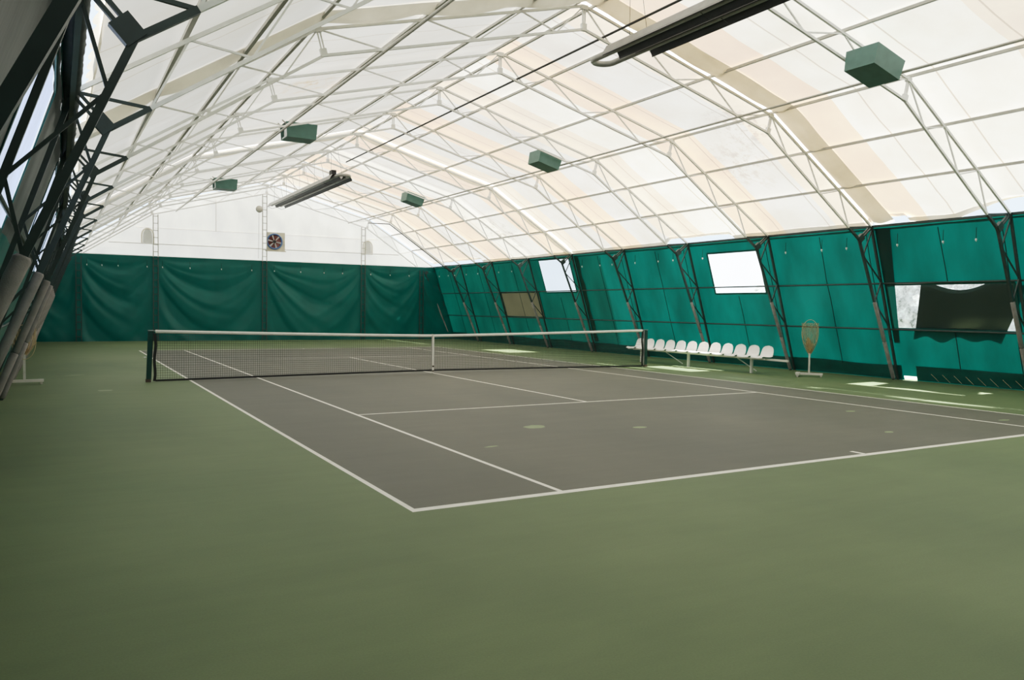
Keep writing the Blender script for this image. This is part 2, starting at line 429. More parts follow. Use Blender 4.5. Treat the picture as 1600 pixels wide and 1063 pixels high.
# ------------------------------------------------------------------ arch trusses
def ipt(x):   # point on the inner roof chord at half width x
    a, b = (N, KI) if x > KI[0] else (KI, AI)
    t = (x - a[0]) / (b[0] - a[0]); return (x, a[1] + (b[1] - a[1]) * t)
def opt(x, e):
    a, b = ((e, E_Z), K) if x > K[0] else (K, A)
    t = (x - a[0]) / (b[0] - a[0]); return (x, a[1] + (b[1] - a[1]) * t)
PX1, PX2, PX3, PX4 = 7.08, 5.97, 3.08, 1.30
MX = [7.45, 6.45, 5.36, 3.82, 2.13, .585]
def make_truss(fil=9.08):
    r = empty('arch_truss', (XC, 0, 0))
    for s in (1, -1):
        e, f = (ER, FR) if s > 0 else (EL, FL)
        P = lambda q: (s * q[0], 0, q[1])
        leg = lambda z: (f + (e - f) * z / E_Z, z)
        fi = F[0] if s > 0 else fil
        inn = lambda z: (fi + (N[0] - fi) * z / N[1], z)
        MB().bar(P(leg(0)), P((e, E_Z + .02)), .048).build('outer_leg_chord', M['dark_green'], r)
        m1 = ipt(MX[0])
        MB().bar(P(inn(.0)), P(N), .052).bar(P(N), P(m1), .05).build('inner_leg_chord', M['dark_green'], r)
        MB().bar(P((e, E_Z)), P(K), .042).bar(P(K), P(A), .042).build('outer_rafter_chord', M['white_paint'], r)
        MB().bar(P(m1), P(KI), .042).bar(P(KI), P(AI), .042).build('inner_rafter_chord', M['white_paint'], r)
        # eave strut: two flats with a bracket box at the inner end
        d = (Vector((e, E_Z)) - Vector(N)).normalized(); n_ = Vector((-d.y, d.x))
        mb = MB()
        for k in (-1, 1):
            a, b = Vector(N) + n_ * .028 * k, Vector((e, E_Z)) + n_ * .028 * k
            mb.bar(P(a), P(b), .028, .04)
        o = mb.build('eave_strut', M['dark_green'], r)
        MB().bar(P(Vector(N) - d * .02), P(Vector(N) + d * .15), .15, .075).build('bracket', M['dark_green'], o)
        d = (Vector(K) - Vector(KI)).normalized(); n_ = Vector((-d.y, d.x)); mb = MB()
        for k in (-1, 1): mb.bar(P(Vector(KI) + n_ * .022 * k), P(Vector(K) + n_ * .022 * k), .018, .03)
        o = mb.build('knee_post', M['white_paint'], r)
        MB().bar(P(Vector(KI) - d * .02), P(Vector(KI) + d * .1), .1, .06).build('bracket', M['white_paint'], o)
        MB().bar(P(Vector(K) - d * .05), P(Vector(K) + d * .03), .1, .07).build('bracket', M['white_paint'], o)
        webs = [(leg(3.55), inn(2.94)), (inn(2.94), leg(2.35)), (leg(2.35), inn(1.86)), (inn(1.86), leg(1.3))]
        for a, b in webs: MB().bar(P(a), P(b), .025).build('web_strut', M['dark_green'], r)
        ms = [ipt(x) for x in MX]; E_ = (e, E_Z); p1, p2 = opt(PX1, e), opt(PX2, e); p3, p4 = opt(PX3, e), opt(PX4, e)
        seq = [E_, ms[0], p1, ms[1], p2, ms[2], K, ms[3], p3, ms[4], p4, ms[5], A]
        for k, (a, b) in enumerate(zip(seq, seq[1:])):
            MB().bar(P(a), P(b), .030 if k == 0 else .022).build('web_strut', M['dark_green'] if k == 0 else M['white_paint'], r)
        # grey foam sleeve round the foot
        a, b, c = inn(.03), inn(.93), inn(1.87); q = Vector((b[0] - a[0], 0, b[1] - a[1])).normalized()
        R_ = .045
        def ring(p0, p1): 
            ps = [Vector((s * (p0[0] + (p1[0] - p0[0]) * t), 0, p0[1] + (p1[1] - p0[1]) * t)) for t in (0, .02, .3, .6, .98, 1)]
            return ps, [R_ - .012, R_, R_ * 1.02, R_ * .99, R_, R_ - .012]
        mb = MB()
        for p0, p1 in ((a, b), (b, c)):
            ps, rs = ring(p0, p1); mb.tube(ps, rs, 14)
        fo = mb.build('foam_sleeve', M['foam'], r, smooth=True)
        fo['label'] = 'grey foam sleeve round the foot of the leg'
    mb = MB()
    for k in (-1, 1): mb.bar((k * .022, 0, AI[1]), (k * .022, 0, A[1]), .018, .03)
    o = mb.build('king_post', M['white_paint'], r)
    MB().bar((0, 0, AI[1] - .03), (0, 0, AI[1] + .1), .1, .06).build('bracket', M['white_paint'], o)
    MB().bar((-.07, 0, A[1] - .03), (.07, 0, A[1] - .03), .08, .07).build('bracket', M['white_paint'], o)
    return r
ordn = ['', 'second', 'third', 'fourth', 'fifth', 'sixth', 'seventh', 'eighth', 'ninth', 'tenth', 'eleventh', 'twelfth']
trusses = []
for i in range(12):
    t = make_truss({8: 9.12, 9: 9.20, 10: 9.28, 11: 9.45}.get(i, 9.08)) if i in (0, 8, 9, 10, 11) else copy_tree(trusses[0])
    trusses.append(t)
    t.location = (XC, TY(i), 0)
    if i == 0: lab = 'white and green steel arch truss standing against the far end wall'
    elif i == 11: lab = 'steel arch truss nearest the camera, its dark leg crossing the top left corner'
    elif i == 6: lab = 'steel arch truss beside the net, seventh from the far end wall'
    else: lab = f'steel arch truss, {ordn[i]} from the far end wall'
    if i == 0: pass
    tag(t, lab, 'roof truss', 'steel arch trusses spanning the hall')

def fat_sleeve(t):
    for o in t.children:
        if o.name.startswith('foam_sleeve') and o.data.vertices[0].co.x < 0:
            me = o.data.copy(); o.data = me
            a, b = Vector((-9.28, 0, 0)), Vector((-N[0], 0, N[1])); d = (b - a).normalized()
            for v in me.vertices:
                c = a + d * (v.co - a).dot(d); v.co = c + (v.co - c) * 1.2
fat_sleeve(trusses[10])
# purlins and long tubes
def purlin(name, x, z, r, m, label, y0=YEND + .1, y1=YG, square=True, cat='roof beam'):
    mb = MB()
    if square: mb.bar((x, y0, z), (x, y1, z), r * 2, r * 2, up=(0, 0, 1))
    else: mb.tube([(x, y0, z), (x, (y0 + y1) / 2, z), (x, y1, z)], r, 8)
    o = mb.build(name, m); return tag(o, label, cat)
def above(x, z, e, off):
    seg = ((e, E_Z), K) if x > K[0] - .01 else (K, A)
    n = Vector((seg[1][1] - seg[0][1], seg[0][0] - seg[1][0])).normalized()
    return (x + n.x * off, z + n.y * off)
where = {PX1: 'the lowest, just above the eave', PX2: 'second above the eave, halfway up the lower slope', PX3: 'first above the roof bend', PX4: 'second below the ridge'}
for s, sd in ((1, 'right'), (-1, 'left')):
    e = ER if s > 0 else EL
    for px in (PX1, PX2, PX3, PX4):
        q = above(*opt(px, e), e, .058)
        purlin('purlin', XC + s * q[0], q[1], .024, M['galv'], f'grey purlin on the {sd} roof slope, {where[px]}')['group'] = 'purlins under the roof sheet'
    q = above(*K, e, .072)
    purlin('purlin', XC + s * q[0], q[1], .024, M['galv'], f'long grey purlin along the {sd} roof bend')['group'] = 'purlins under the roof sheet'
    q = above(*opt(.16, e), e, .056)
    purlin('purlin', XC + s * q[0], q[1], .022, M['galv'], f'long grey ridge purlin on the {sd} side of the peak')['group'] = 'purlins under the roof sheet'
    m4 = ipt(MX[3])
    purlin('lighting_tube', XC + s * m4[0], m4[1] - .056, .024, M['galv'], f'long grey tube carrying the green lamp boxes on the {sd} side', cat='tube', square=False)
    # eave beam: dark channel on top of the wall
    mb = MB().bar((XC + s * (e + .05), YEND + .1, E_Z + .0), (XC + s * (e + .05), YG, E_Z + .0), .055, .055, up=(0, 0, 1))
    if s < 0:
        mb.bar((XC - (e + .02), YEND + .1, E_Z - .14), (XC - (e + .02), YG, E_Z - .14), .04, .10, up=(0, 0, 1))
    tag(mb.build('eave_beam', M['dark_green']), f'dark green eave beam along the top of the {sd} wall', 'beam')
    f = FR if s > 0 else FL
    for z, wd in ((2.31, 'upper'), (1.22, 'lower')):
        x = f + (e - f) * z / E_Z
        purlin('wall_rail', XC + s * (x + .05), z, .02, M['dark_green'], f'{wd} dark green rail along the {sd} wall', cat='rail', square=False)
# roof bend flap tubes seen twice on the right: a second thin tube along the eave strut line

# ------------------------------------------------------------------ side walls
WOFF = .085
def wall_pt(side, y, z, off=WOFF, wr=.014):
    e, f = (ER, FR) if side > 0 else (EL, FL)
    x = f + (e - f) * z / E_Z
    w = wr * (nz(y * 2.6, z * .7, side * 5) + .6 * nz(y * 6, z * 1.5, 9))
    b = .02 * math.sin(PI * (((YG - y) / S) % 1))
    return (XC + side * (x + off + w + b), y, z)
def frange(brk, step):
    o = [brk[0]]
    for a, b in zip(brk, brk[1:]):
        n = max(1, round(abs(b - a) / step)); o += [a + (b - a) * (k + 1) / n for k in range(n)]
    return o
def side_wall(name, side, holes, mat_of, mats, ztop=3.6):
    ys = frange(sorted({YEND, YG + .1, *[v for h in holes for v in h[:2]], *[TY(i) for i in range(13)]}), .22)
    zs = frange(sorted({0., ztop, .10, *[v for h in holes for v in h[2:4]]}), .16)
    mb = MB(); n = len(zs)
    mb.v = [wall_pt(side, y, z) for y in ys for z in zs]
    for i in range(len(ys) - 1):
        for j in range(n - 1):
            yc, zc = (ys[i] + ys[i + 1]) / 2, (zs[j] + zs[j + 1]) / 2
            if any(h[0] < yc < h[1] and h[2] < zc < h[3] for h in holes): continue
            q = (i * n + j, (i + 1) * n + j, (i + 1) * n + j + 1, i * n + j + 1)
            mb.f.append(q); mb.m.append(mat_of(yc, zc))
    return tag(mb.build(name, mats, smooth=True), kind='structure')
WR = [(7.26, 9.42, 2.26, 3.53), (-1.95, .02, 2.12, 3.30), (-8.55, -5.66, 1.24, 2.28)]
SCR = (10.0, 13.15, 1.25, 2.29)
notch = (-6.02, -5.70, -.1, .10)
wr = side_wall('wall_right', 1, WR + [SCR, notch], lambda y, z: 1 if y > 5.3 else 0, [M['green_thin'], M['green_dimmed']])
WL = [(-11.72, -9.42, 2.18, 3.44), (-5.3, -3.4, 2.2, 3.44), (.9, 3.0, 2.2, 3.44), (7.3, 9.3, 2.2, 3.44)]
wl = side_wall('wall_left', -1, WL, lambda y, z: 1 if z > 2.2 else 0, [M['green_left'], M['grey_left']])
def pane(n, side, h, m, name_kind='window'):
    y0, y1, z0, z1 = h
    mb = MB().grid(8, 6, lambda u, v: wall_pt(side, y0 - .02 + (y1 - y0 + .04) * u, z0 - .02 + (z1 - z0 + .04) * v, WOFF + .012, .012))
    o = tag(mb.build(f'window_{n}', m, smooth=True), kind='structure')
    fr = MB()
    P = lambda y, z: Vector(wall_pt(side, y, z, WOFF - .012, .0))
    for a, b in (((y0, z0), (y1, z0)), ((y1, z0), (y1, z1)), ((y1, z1), (y0, z1)), ((y0, z1), (y0, z0))):
        fr.bar(P(*a), P(*b), .05, .012, up=(side, 0, .3))
    fr.build('window_border', M['green_skirt'], o)
    return o
for k, (h, m) in enumerate(zip(WR, (M['film_dim'], M['film'], M['film_crinkled']))): pane(k + 1, 1, h, m)
for k, h in enumerate(WL): pane(k + 4, -1, h, M['film_left'])
pane(8, 1, SCR, M['mesh_dark'])
# dark cloth slung across the low window, on the outside of the film
def cloth():
    def fn(u, v):
        top = 2.30 - .16 * math.sin(PI * (u - .1) / .56) if .1 < u < .66 else 2.30
        bot = 1.06 + .10 * abs(math.sin(u * 9.0)) ** 2
        yA, yB = -6.45 + .35 * v, -8.8 + .7 * v
        y = yA + (yB - yA) * u
        z = top + (bot - top) * v
        fold = .02 * math.sin(7 * u + 4 * v * (u - .5)) * (.3 + v)
        p = wall_pt(1, y, z, WOFF + .09 + fold, 0.); return p
    o = MB().grid(40, 16, fn).build('hanging_cloth', M['cloth_dark'], smooth=True)
    tag(o, 'dark cloth sagging across the low window at the right edge', 'cloth')
cloth()
# skirt, top band, seam ropes and tie cords that belong to the right wall
def skirt(side, parent, z1, holes=()):
    n = int((YG - YEND) / .18)
    def fn(u, v):
        y = YEND + (YG - YEND) * u; z = .015 + (z1 + .06 * nz(y * .5, 2.) - .015) * v
        return wall_pt(side, y, z, WOFF - .035 - .03 * nz(y * 1.1, z * 5), .02)
    return MB().grid(n, 5, fn, skip=lambda u, v: any(a < YEND + (YG - YEND) * u < b for a, b in holes)).build('wall_skirt', M['green_skirt'], parent, smooth=True)
skirt(1, wr, .36, [(-6.05, -5.72)]); skirt(-1, wl, .3)
for side, par in ((1, wr), (-1, wl)):
    n = int((YG - YEND) / .3)
    MB().grid(n, 2, lambda u, v: wall_pt(side, YEND + (YG - YEND) * u, 3.54 + .02 * nz(u * 60, 1.) * (1 - v) + .07 * v, WOFF - .02, .01)).build('top_band', M['green_skirt'], par, smooth=True)
def wall_rope(side, y, par, z0=.3, z1=3.5, r=.009):
    pts = [Vector(wall_pt(side, y + .03 * nz(z, y), z, WOFF - .03, .004)) for z in [z0 + (z1 - z0) * k / 6 for k in range(7)]]
    MB().tube(pts, r, 6).build('seam_rope', M['rope'], par)
for i in range(0, 10):
    for fr in ((.5,) if i < 4 else (.47, .9) if i in (4, 5) else (.5, .93)):
        y = TY(i + fr)
        if any(h[0] < y < h[1] for h in WR[:2]): wall_rope(1, y, wr, .3, 2.05); continue
        if WR[2][0] < y < WR[2][1]:
            wall_rope(1, y, wr, .3, 1.2); wall_rope(1, y, wr, 2.33, 3.5); continue
        wall_rope(1, y, wr)
def tie(p, dirn, par, src=[None]):
    if src[0] is None:
        o = MB().tube([(0, 0, 0), (.004, .004, -.12), (0, 0, -.24)], .006, 6).build('tie_cord', M['rope'], par)
        k = MB().box((0, 0, -.255), (.03, .03, .04)).tube([(0, 0, -.27), (.01, 0, -.30)], [.018, .006], 6).build('knot', M['knot'], o)
        k['label'] = 'pale knot at the end of the cord'; src[0] = o
    else: o = copy_tree(src[0]); o.parent = par
    o.location = p
for i in range(10):
    for fr in (.2, .55, .78):
        y = TY(i + fr + .06 * nz(i, fr * 9)); z = 3.42
        if any(h[0] < y < h[1] and h[3] > 3.2 for h in WR): continue
        p = wall_pt(1, y, z, WOFF - .12, 0.)
        if p[1] < -8.3: continue
        tie((p[0], p[1], p[2]), 1, wr)
MB().grid(3, 24, lambda u, v: wall_pt(1, -5.62 - u * (.14 + .24 * v), .9 + 2.66 * v, WOFF - .035, .01)).build('overlap_strip', M['green_left'], wr, smooth=True)  # overlap strips: doubled fabric, with the shade beside the truss in their dark green
MB().grid(3, 24, lambda u, v: wall_pt(1, 6.85 - u * (.25 + .1 * nz(v * 7, 2.)), .4 + 3.16 * v, WOFF - .035, .01)).build('overlap_strip', M['green_left'], wr, smooth=True)
# lacing along the skirt between the last two trusses
for k in range(11):
    y = -5.9 - .27 * k
    a, b = wall_pt(1, y, .20, WOFF - .08, 0), wall_pt(1, y - .16, .03, WOFF - .08, 0)
    if k > 1: MB().tube([a, b], .0035, 5).build('lacing_cord', M['strand'], wr)

# ------------------------------------------------------------------ far gable
GX0, GX1 = XC - 8.6, XC + 8.75
YW = YG + .10
def roof_z(x):
    h = abs(x - XC); e = ER if x > XC else EL
    if h >= e: return E_Z + .0 - (h - e) * 2.
    return (E_Z + (K[1] - E_Z) * (e - h) / (e - K[0])) if h > K[0] else (K[1] + (A[1] - K[1]) * (K[0] - h) / K[0])
def gable(name, y, curtain_top=3.6):
    mb = MB(); n = 110
    def fn(u, v):
        x = XC - 8.33 + 16.75 * u; zt = roof_z(x) + .09; z = 3.3 + (max(zt, 3.45) - 3.3) * v
        return (x, y + .03 + .012 * nz(x * 1.2 + z * .8, z * .5), z)
    return tag(mb.grid(n, 24, fn).build(name, M['white_wall'], smooth=True), kind='structure')
wb = gable('wall_back', YW)
GC = [-7.15, -4.27, .25, 4.90, 7.95]
def curtain():
    zt = 3.62
    edges = [-9.15] + GC + [9.75]
    x0, x1 = -9.1, 9.75; nx = 380; nz_ = 72
    def fn(u, v):
        z = .001 + (zt - .013) * v
        lim = (FL - (FL - EL) * z / E_Z) + .12
        lim2 = (FR - (FR - ER) * z / E_Z) + .12
        xa, xb = XC - lim, XC + lim2
        x = xa + (xb - xa) * u
        for a, b in zip(edges, edges[1:]):
            if x < b or b == edges[-1]: break
        w = b - a; p = (x - a) / w; h = zt - z
        d = 0.
        # folds fanning out of the two upper corners of each bay
        for c, k, amp in ((0., 1., 1.), (1., -1., .3)):
            dx = abs(p - c) * w; rr = math.hypot(dx, h) + 1e-4; th = math.atan2(h, dx)
            th += .18 * rr + .25 * nz(a + rr * .25, k)
            fade = min(1, rr / 1.2) * max(0, 1 - dx / (w * .85)) * (.25 + .75 * min(1, h / 2.))
            d += amp * fade * (.085 * math.sin(9 * th + a) + .045 * math.sin(19 * th + 2 * a) + .012 * math.sin(41 * th))
        d += .018 * nz(x * 2.2, z * .6) + .05 * math.exp(-((z - .25) / .22) ** 2) * nz(x * 1.7, 5.)
        d *= 1.7 * min(1, 8 * p, 8 * (1 - p)) * min(1, h * 3 + .1)
        return (x, YW - .02 - .05 - .06 - max(-.1, d) * .5, z)
    o = MB().grid(nx, nz_, fn).build('green_curtain', M['green_gable'], wb, smooth=True)
    o['label'] = 'dark green curtain on the lower half of the end wall'
curtain()
MB().bar((XC - 8.2, YW - .09, 3.62), (XC + 8.3, YW - .09, 3.62), .035, .02, up=(0, 0, 1)).build('curtain_rope', M['white_paint'], wb)
for k, x in enumerate((-6.85, -6.3, -5.7, -4.6, -4.0, -2.9, -1.6, -.3, .7, 1.9, 3.0, 3.9, 5.3, 6.3, 7.3)):
    tie((x, YW - .17, 3.42), 0, wb)
# ladder columns standing against the gable
for i, x in enumerate(GC):
    lab = ['far left ladder column against the end wall, at the left corner', 'ladder column on the end wall, second from the left corner',
           'tall middle ladder column on the end wall, beside the fan', 'ladder column on the end wall, second from the right corner', 'ladder column at the right corner of the end wall'][i]
    r = empty('ladder_column', (x, YG - .13, 0), 0, lab, 'column', 'ladder columns on the end wall')
    h = abs(x - XC); zt = ipt(min(h, 7.8))[1] - .03 if h < 7.83 else 3.5
    lo, up = MB(), MB(); hw = .095
    zs = 3.58
    for s in (-1, 1):
        lo.bar((s * hw, 0, 0), (s * hw, 0, min(zs, zt)), .035)
        if zt > 3.7: up.bar((s * hw, 0, zs), (s * hw, 0, zt), .035)
    z = .2
    while z < zt:
        (lo if z < zs else up).bar((-hw, 0, z), (hw, 0, z), .03); z += .3
    lo.build('lower_ladder', M['dark_green'], r)
    if zt > 3.7: up.build('upper_ladder', M['column_paint'], r)
# horizontal rail and seam of the white part
tag(MB().tube([(-6.05, YG - .02, 4.13), (.3, YG - .02, 4.15), (6.75, YG - .02, 4.17)], .02, 8).build('gable_rail', M['white_paint']), 'pale horizontal rail across the white upper end wall', 'rail')
MB().bar((-5.0, YW + .0, 4.82), (5.7, YW + .0, 4.86), .02, .01, up=(0, 0, 1)).build('sheet_seam', M['flap'], wb)
MB().bar((-1.8, YW + .0, 4.82), (-1.8, YW + .0, 6.2), .02, .01).build('sheet_seam', M['flap'], wb)
# arched vents
for x, lab in ((-4.56, 'small arched vent outline left on the white end wall'), (5.18, 'small arched vent outline right on the white end wall')):
    r = empty('arched_vent', (x, YG + .06, 4.12), 0, lab, 'vent', 'arched vents in the end wall')
    pts = [(-.23, 0, 0), (-.23, 0, .35)] + [(-.23 * math.cos(t), 0, .38 + .28 * math.sin(t)) for t in [PI * k / 10 for k in range(1, 10)]] + [(.23, 0, .35), (.23, 0, 0)]
    MB().tube(pts, .032, 6).build('vent_frame', M['flap'], r)
    inner = [(p[0] * .8, .01, p[2] * .95) for p in pts]
    MB().add(inner, [tuple(range(len(inner)))[::-1]]).build('vent_flap', M['lamp_white'], r)
# extractor fan
r = empty('extractor_fan', (.70, YG - .05, 4.14), 0, 'square extractor fan with blue ring and dark red blades on the end wall', 'fan')
mb = MB(); cz = .36; R_ = .33
nseg = 32; ring = [(R_ * math.cos(2 * PI * k / nseg), R_ * math.sin(2 * PI * k / nseg)) for k in range(nseg)]
sq = []
for k in range(nseg):
    c, s_ = math.cos(2 * PI * k / nseg), math.sin(2 * PI * k / nseg); q = .42 / max(abs(c), abs(s_)); sq.append((c * q + .06, s_ * q))
mb.add([(x, 0, cz + z) for x, z in ring] + [(x, 0, cz + z) for x, z in sq], [(k, (k + 1) % nseg, nseg + (k + 1) % nseg, nseg + k) for k in range(nseg)])
mb.bar((-.4, -.03, -.07), (.52, -.03, -.07), .06, .05, up=(0, 0, 1)).build('fan_panel', M['fan_panel'], r)
MB().tube([(R_ * math.cos(2 * PI * k / 40), -.05, cz + R_ * math.sin(2 * PI * k / 40)) for k in range(40)], .035, 8, closed=True).build('fan_ring', M['fan_blue'], r, smooth=True)
bk = MB(); bk.add([(0, .03, cz)] + [(x, .03, cz + z) for x, z in ring], [(0, 1 + k, 1 + (k + 1) % nseg) for k in range(nseg)]).build('fan_backing', M['lamp_white'], r)
for k in range(6):
    a = 2 * PI * k / 6 + .3
    def bl(u, v, a=a):
        rr = .07 + .23 * u; t = a + (v - .5) * (.55 + .25 * u)
        return (rr * math.cos(t), -.03 + .04 * (v - .5), cz + rr * math.sin(t))
    MB().grid(4, 4, bl).build('fan_blade', M['fan_red'], r)
MB().tube([(0, .02, cz), (0, -.06, cz), (0, -.075, cz)], [.075, .075, .05], 14).build('fan_hub', M['black'], r)
for k in range(3):
    a = 2 * PI * k / 3 + .85
    MB().bar((-.3 * math.cos(a), -.062, cz - .3 * math.sin(a)), (.3 * math.cos(a), -.062, cz + .3 * math.sin(a)), .016, .01).build('fan_strut', M['steel'], r)
# round lamp with a hanging cord near the peak of the gable
r = empty('round_lamp', (-.03, YG - .28, 5.9), 0, 'small round grey lamp high beside the middle column of the end wall', 'lamp')
MB().tube([(0, .12, 0), (0, .04, 0), (0, -.05, -.01), (0, -.09, -.015), (0, -.10, -.015)], [.06, .13, .16, .15, .02], 16).build('lamp_body', M['galv'], r, smooth=True)
MB().tube([(.1, .05, .02), (.2, .08, .08), (.28, .1, .1)], .015, 6).build('lamp_arm', M['white_paint'], r)
MB().tube([(.0, 0, -.15), (.01, .1, -1.), (0, .12, -2.2)], .008, 6).build('hanging_cord', M['galv'], r)
# wall behind the camera
mb = MB()
def fnb(u, v):
    x = XC - 9.3 + 18.7 * u; return (x, YEND, max(.02, roof_z(x) + .09 if abs(x - XC) < 8.1 else 3.6) * v)
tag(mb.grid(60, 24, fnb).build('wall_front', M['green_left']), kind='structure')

# ------------------------------------------------------------------ green lamp boxes
def make_box():
    r = empty('lamp_box', (0, 0, 0))
    L, W_, H = .72, .60, .34; t = .015
    mb = MB()   # open-topped tray with slightly drawn-in bottom
    a = [(-L / 2, -W_ / 2), (L / 2, -W_ / 2), (L / 2, W_ / 2), (-L / 2, W_ / 2)]
    k = .93
    vs = [(x, y, H / 2) for x, y in a] + [(x * k, y * k, -H / 2) for x, y in a]
    mb.add(vs, [(0, 1, 5, 4), (2, 3, 7, 6), (3, 0, 4, 7), (7, 6, 5, 4), (0, 3, 2, 1)])
    mb.build('lamp_housing', M['box_green'], r, solid=.012)
    MB().tube([(.0, 0, -.02), (.12, 0, -.02), (.24, 0, -.02), (.30, 0, -.02)], [.05, .09, .15, .15], 14).build('lamp_tube', M['lamp_white'], r)
    MB().bar((-.30, 0, -.135), (.33, 0, -.135), .4, .03, up=(0, 0, 1)).build('lamp_gear', M['lamp_white'], r)
    for s in (-1, 1): MB().bar((L / 2 - .03, s * .2, H / 2 - .04), (L / 2 + .07, s * .2, H / 2 + .04), .025).build('lamp_bracket', M['galv'], r)
    return r
m4 = ipt(MX[3])
bx = make_box()
spots = [(1, TY(9) - .36, 'large dark green lamp box under the roof at top right'), (1, TY(6) + .42, 'dark green lamp box on the right slope, middle of the three'),
         (1, TY(3) + .42, 'small dark green lamp box on the right slope, farthest of the three'),
         (-1, TY(6) + .42, 'dark green lamp box on the left slope, the nearer of two'), (-1, TY(3) + .42, 'dark green lamp box on the left slope, the farther of two')]
for k, (s, y, lab) in enumerate(spots):
    o = bx if k == 0 else copy_tree(bx)
    o.location = (XC + s * (m4[0] - .44), y, m4[1] - .02 + (.0 if s < 0 else .05))
    o.rotation_euler = (0, math.radians(15), 0) if s > 0 else (0, 0, PI)
    tag(o, lab, 'lamp', 'green lamp boxes hung under the roof')

# ------------------------------------------------------------------ tube heaters under the ridge
def make_heater(name, ynear, yfar, uend, label):
    """two troughs over a U shaped tube; uend: y of the bend"""
    xc = .50; z = 6.0
    r = empty(name, (xc, (ynear + yfar) / 2, z), 0, label, 'heater', 'tube heaters under the ridge')
    y0, y1 = ynear - (ynear + yfar) / 2, yfar - (ynear + yfar) / 2; ub = uend - (ynear + yfar) / 2
    off = .20
    for s in (-1, 1):
        prof = [(-.19, -.10), (-.185, -.07), (-.10, .07), (.10, .07), (.185, -.07), (.19, -.10)]
        yy0, yy1 = (y0, y1)
        if ub > 0: yy1 = y1 - (0. if s < 0 else .38)
        mb = MB()
        vs = [(s * off + x, y, zz) for y in (yy0, yy1) for x, zz in prof]; n = len(prof)
        mb.add(vs, [(k, k + 1, n + k + 1, n + k) for k in range(n - 1)])
        inn = [(x * .94, zz - .008) for x, zz in prof]
        vs2 = [(s * off + x, y, zz) for y in (yy0 + .002, yy1 - .002) for x, zz in inn]
        mb.add(vs2, [(n + k, n + k + 1, k + 1, k) for k in range(n - 1)], 1)
        mb.build('reflector_hood', [M['hood'], M['hood_in']], r)
    sg = 1 if ub > 0 else -1
    be = ub - sg * off
    pts = [(-off, (y0 if ub > 0 else y1), -.01), (-off, be, -.01)] + [(-off * math.cos(t), be + sg * off * math.sin(t), -.01) for t in [PI * k / 12 for k in range(1, 12)]] + [(off, be, -.01), (off, (y0 if ub > 0 else y1), -.01)]
    MB().tube(pts, .052, 12).build('radiant_tube', M['tubeg'], r, smooth=True)
    nw = int((y1 - y0) / 2.2)
    for k in range(nw + 1):
        y = y0 + .5 + (y1 - y0 - 1.) * k / nw
        zt = 6.93 - z
        mb = MB()
        for s in (-1, 1): mb.tube([(s * off, y, .075), (s * .12 - .08, y, zt)], .004, 5)
        mb.build('hanging_wire', M['pipe'], r)
        if k % 2 == 0:
            mb = MB()
            for s in (-1, 1): mb.tube([(s * off - .15, y + .4, -.11), (s * off, y + .4, -.17), (s * off + .15, y + .4, -.11)], .006, 5)
            mb.build('tube_hanger', M['pipe'], r)
    return r
h1 = make_heater('tube_heater', -14.2, -6.5, -5.85, 'long grey tube heater with curved end hanging at the top of the picture')
h2 = make_heater('tube_heater', 8.9, 18.1, 8.45, 'long grey tube heater hanging in front of the far end wall')
MB().box((-.22, -4.35, .12), (.16, .3, .2)).build('burner_box', M['black'], h2)
tag(MB().tube([(.80, -14.5, 6.585), (.80, -6, 6.585), (.80, 2, 6.585), (.80, 9.3, 6.585)], .022, 8).build('gas_pipe', M['pipe']), 'long thin black gas pipe running between the two heaters', 'pipe')
# sagging black cable on the far right of the roof
c = [(XC + 4.75, TY(0) - .2, 5.62), (XC + 4.72, TY(1) + .06, 5.33), (XC + 5.9, TY(1) + .06, 4.55), (XC + 7.2, TY(1) + .06, 3.68), (XC + 7.8, TY(1) + .06, 3.28)]
tag(MB().tube(c, .022, 6).build('power_cable', M['pipe']), 'black cable running down the right slope near the far end wall', 'cable')

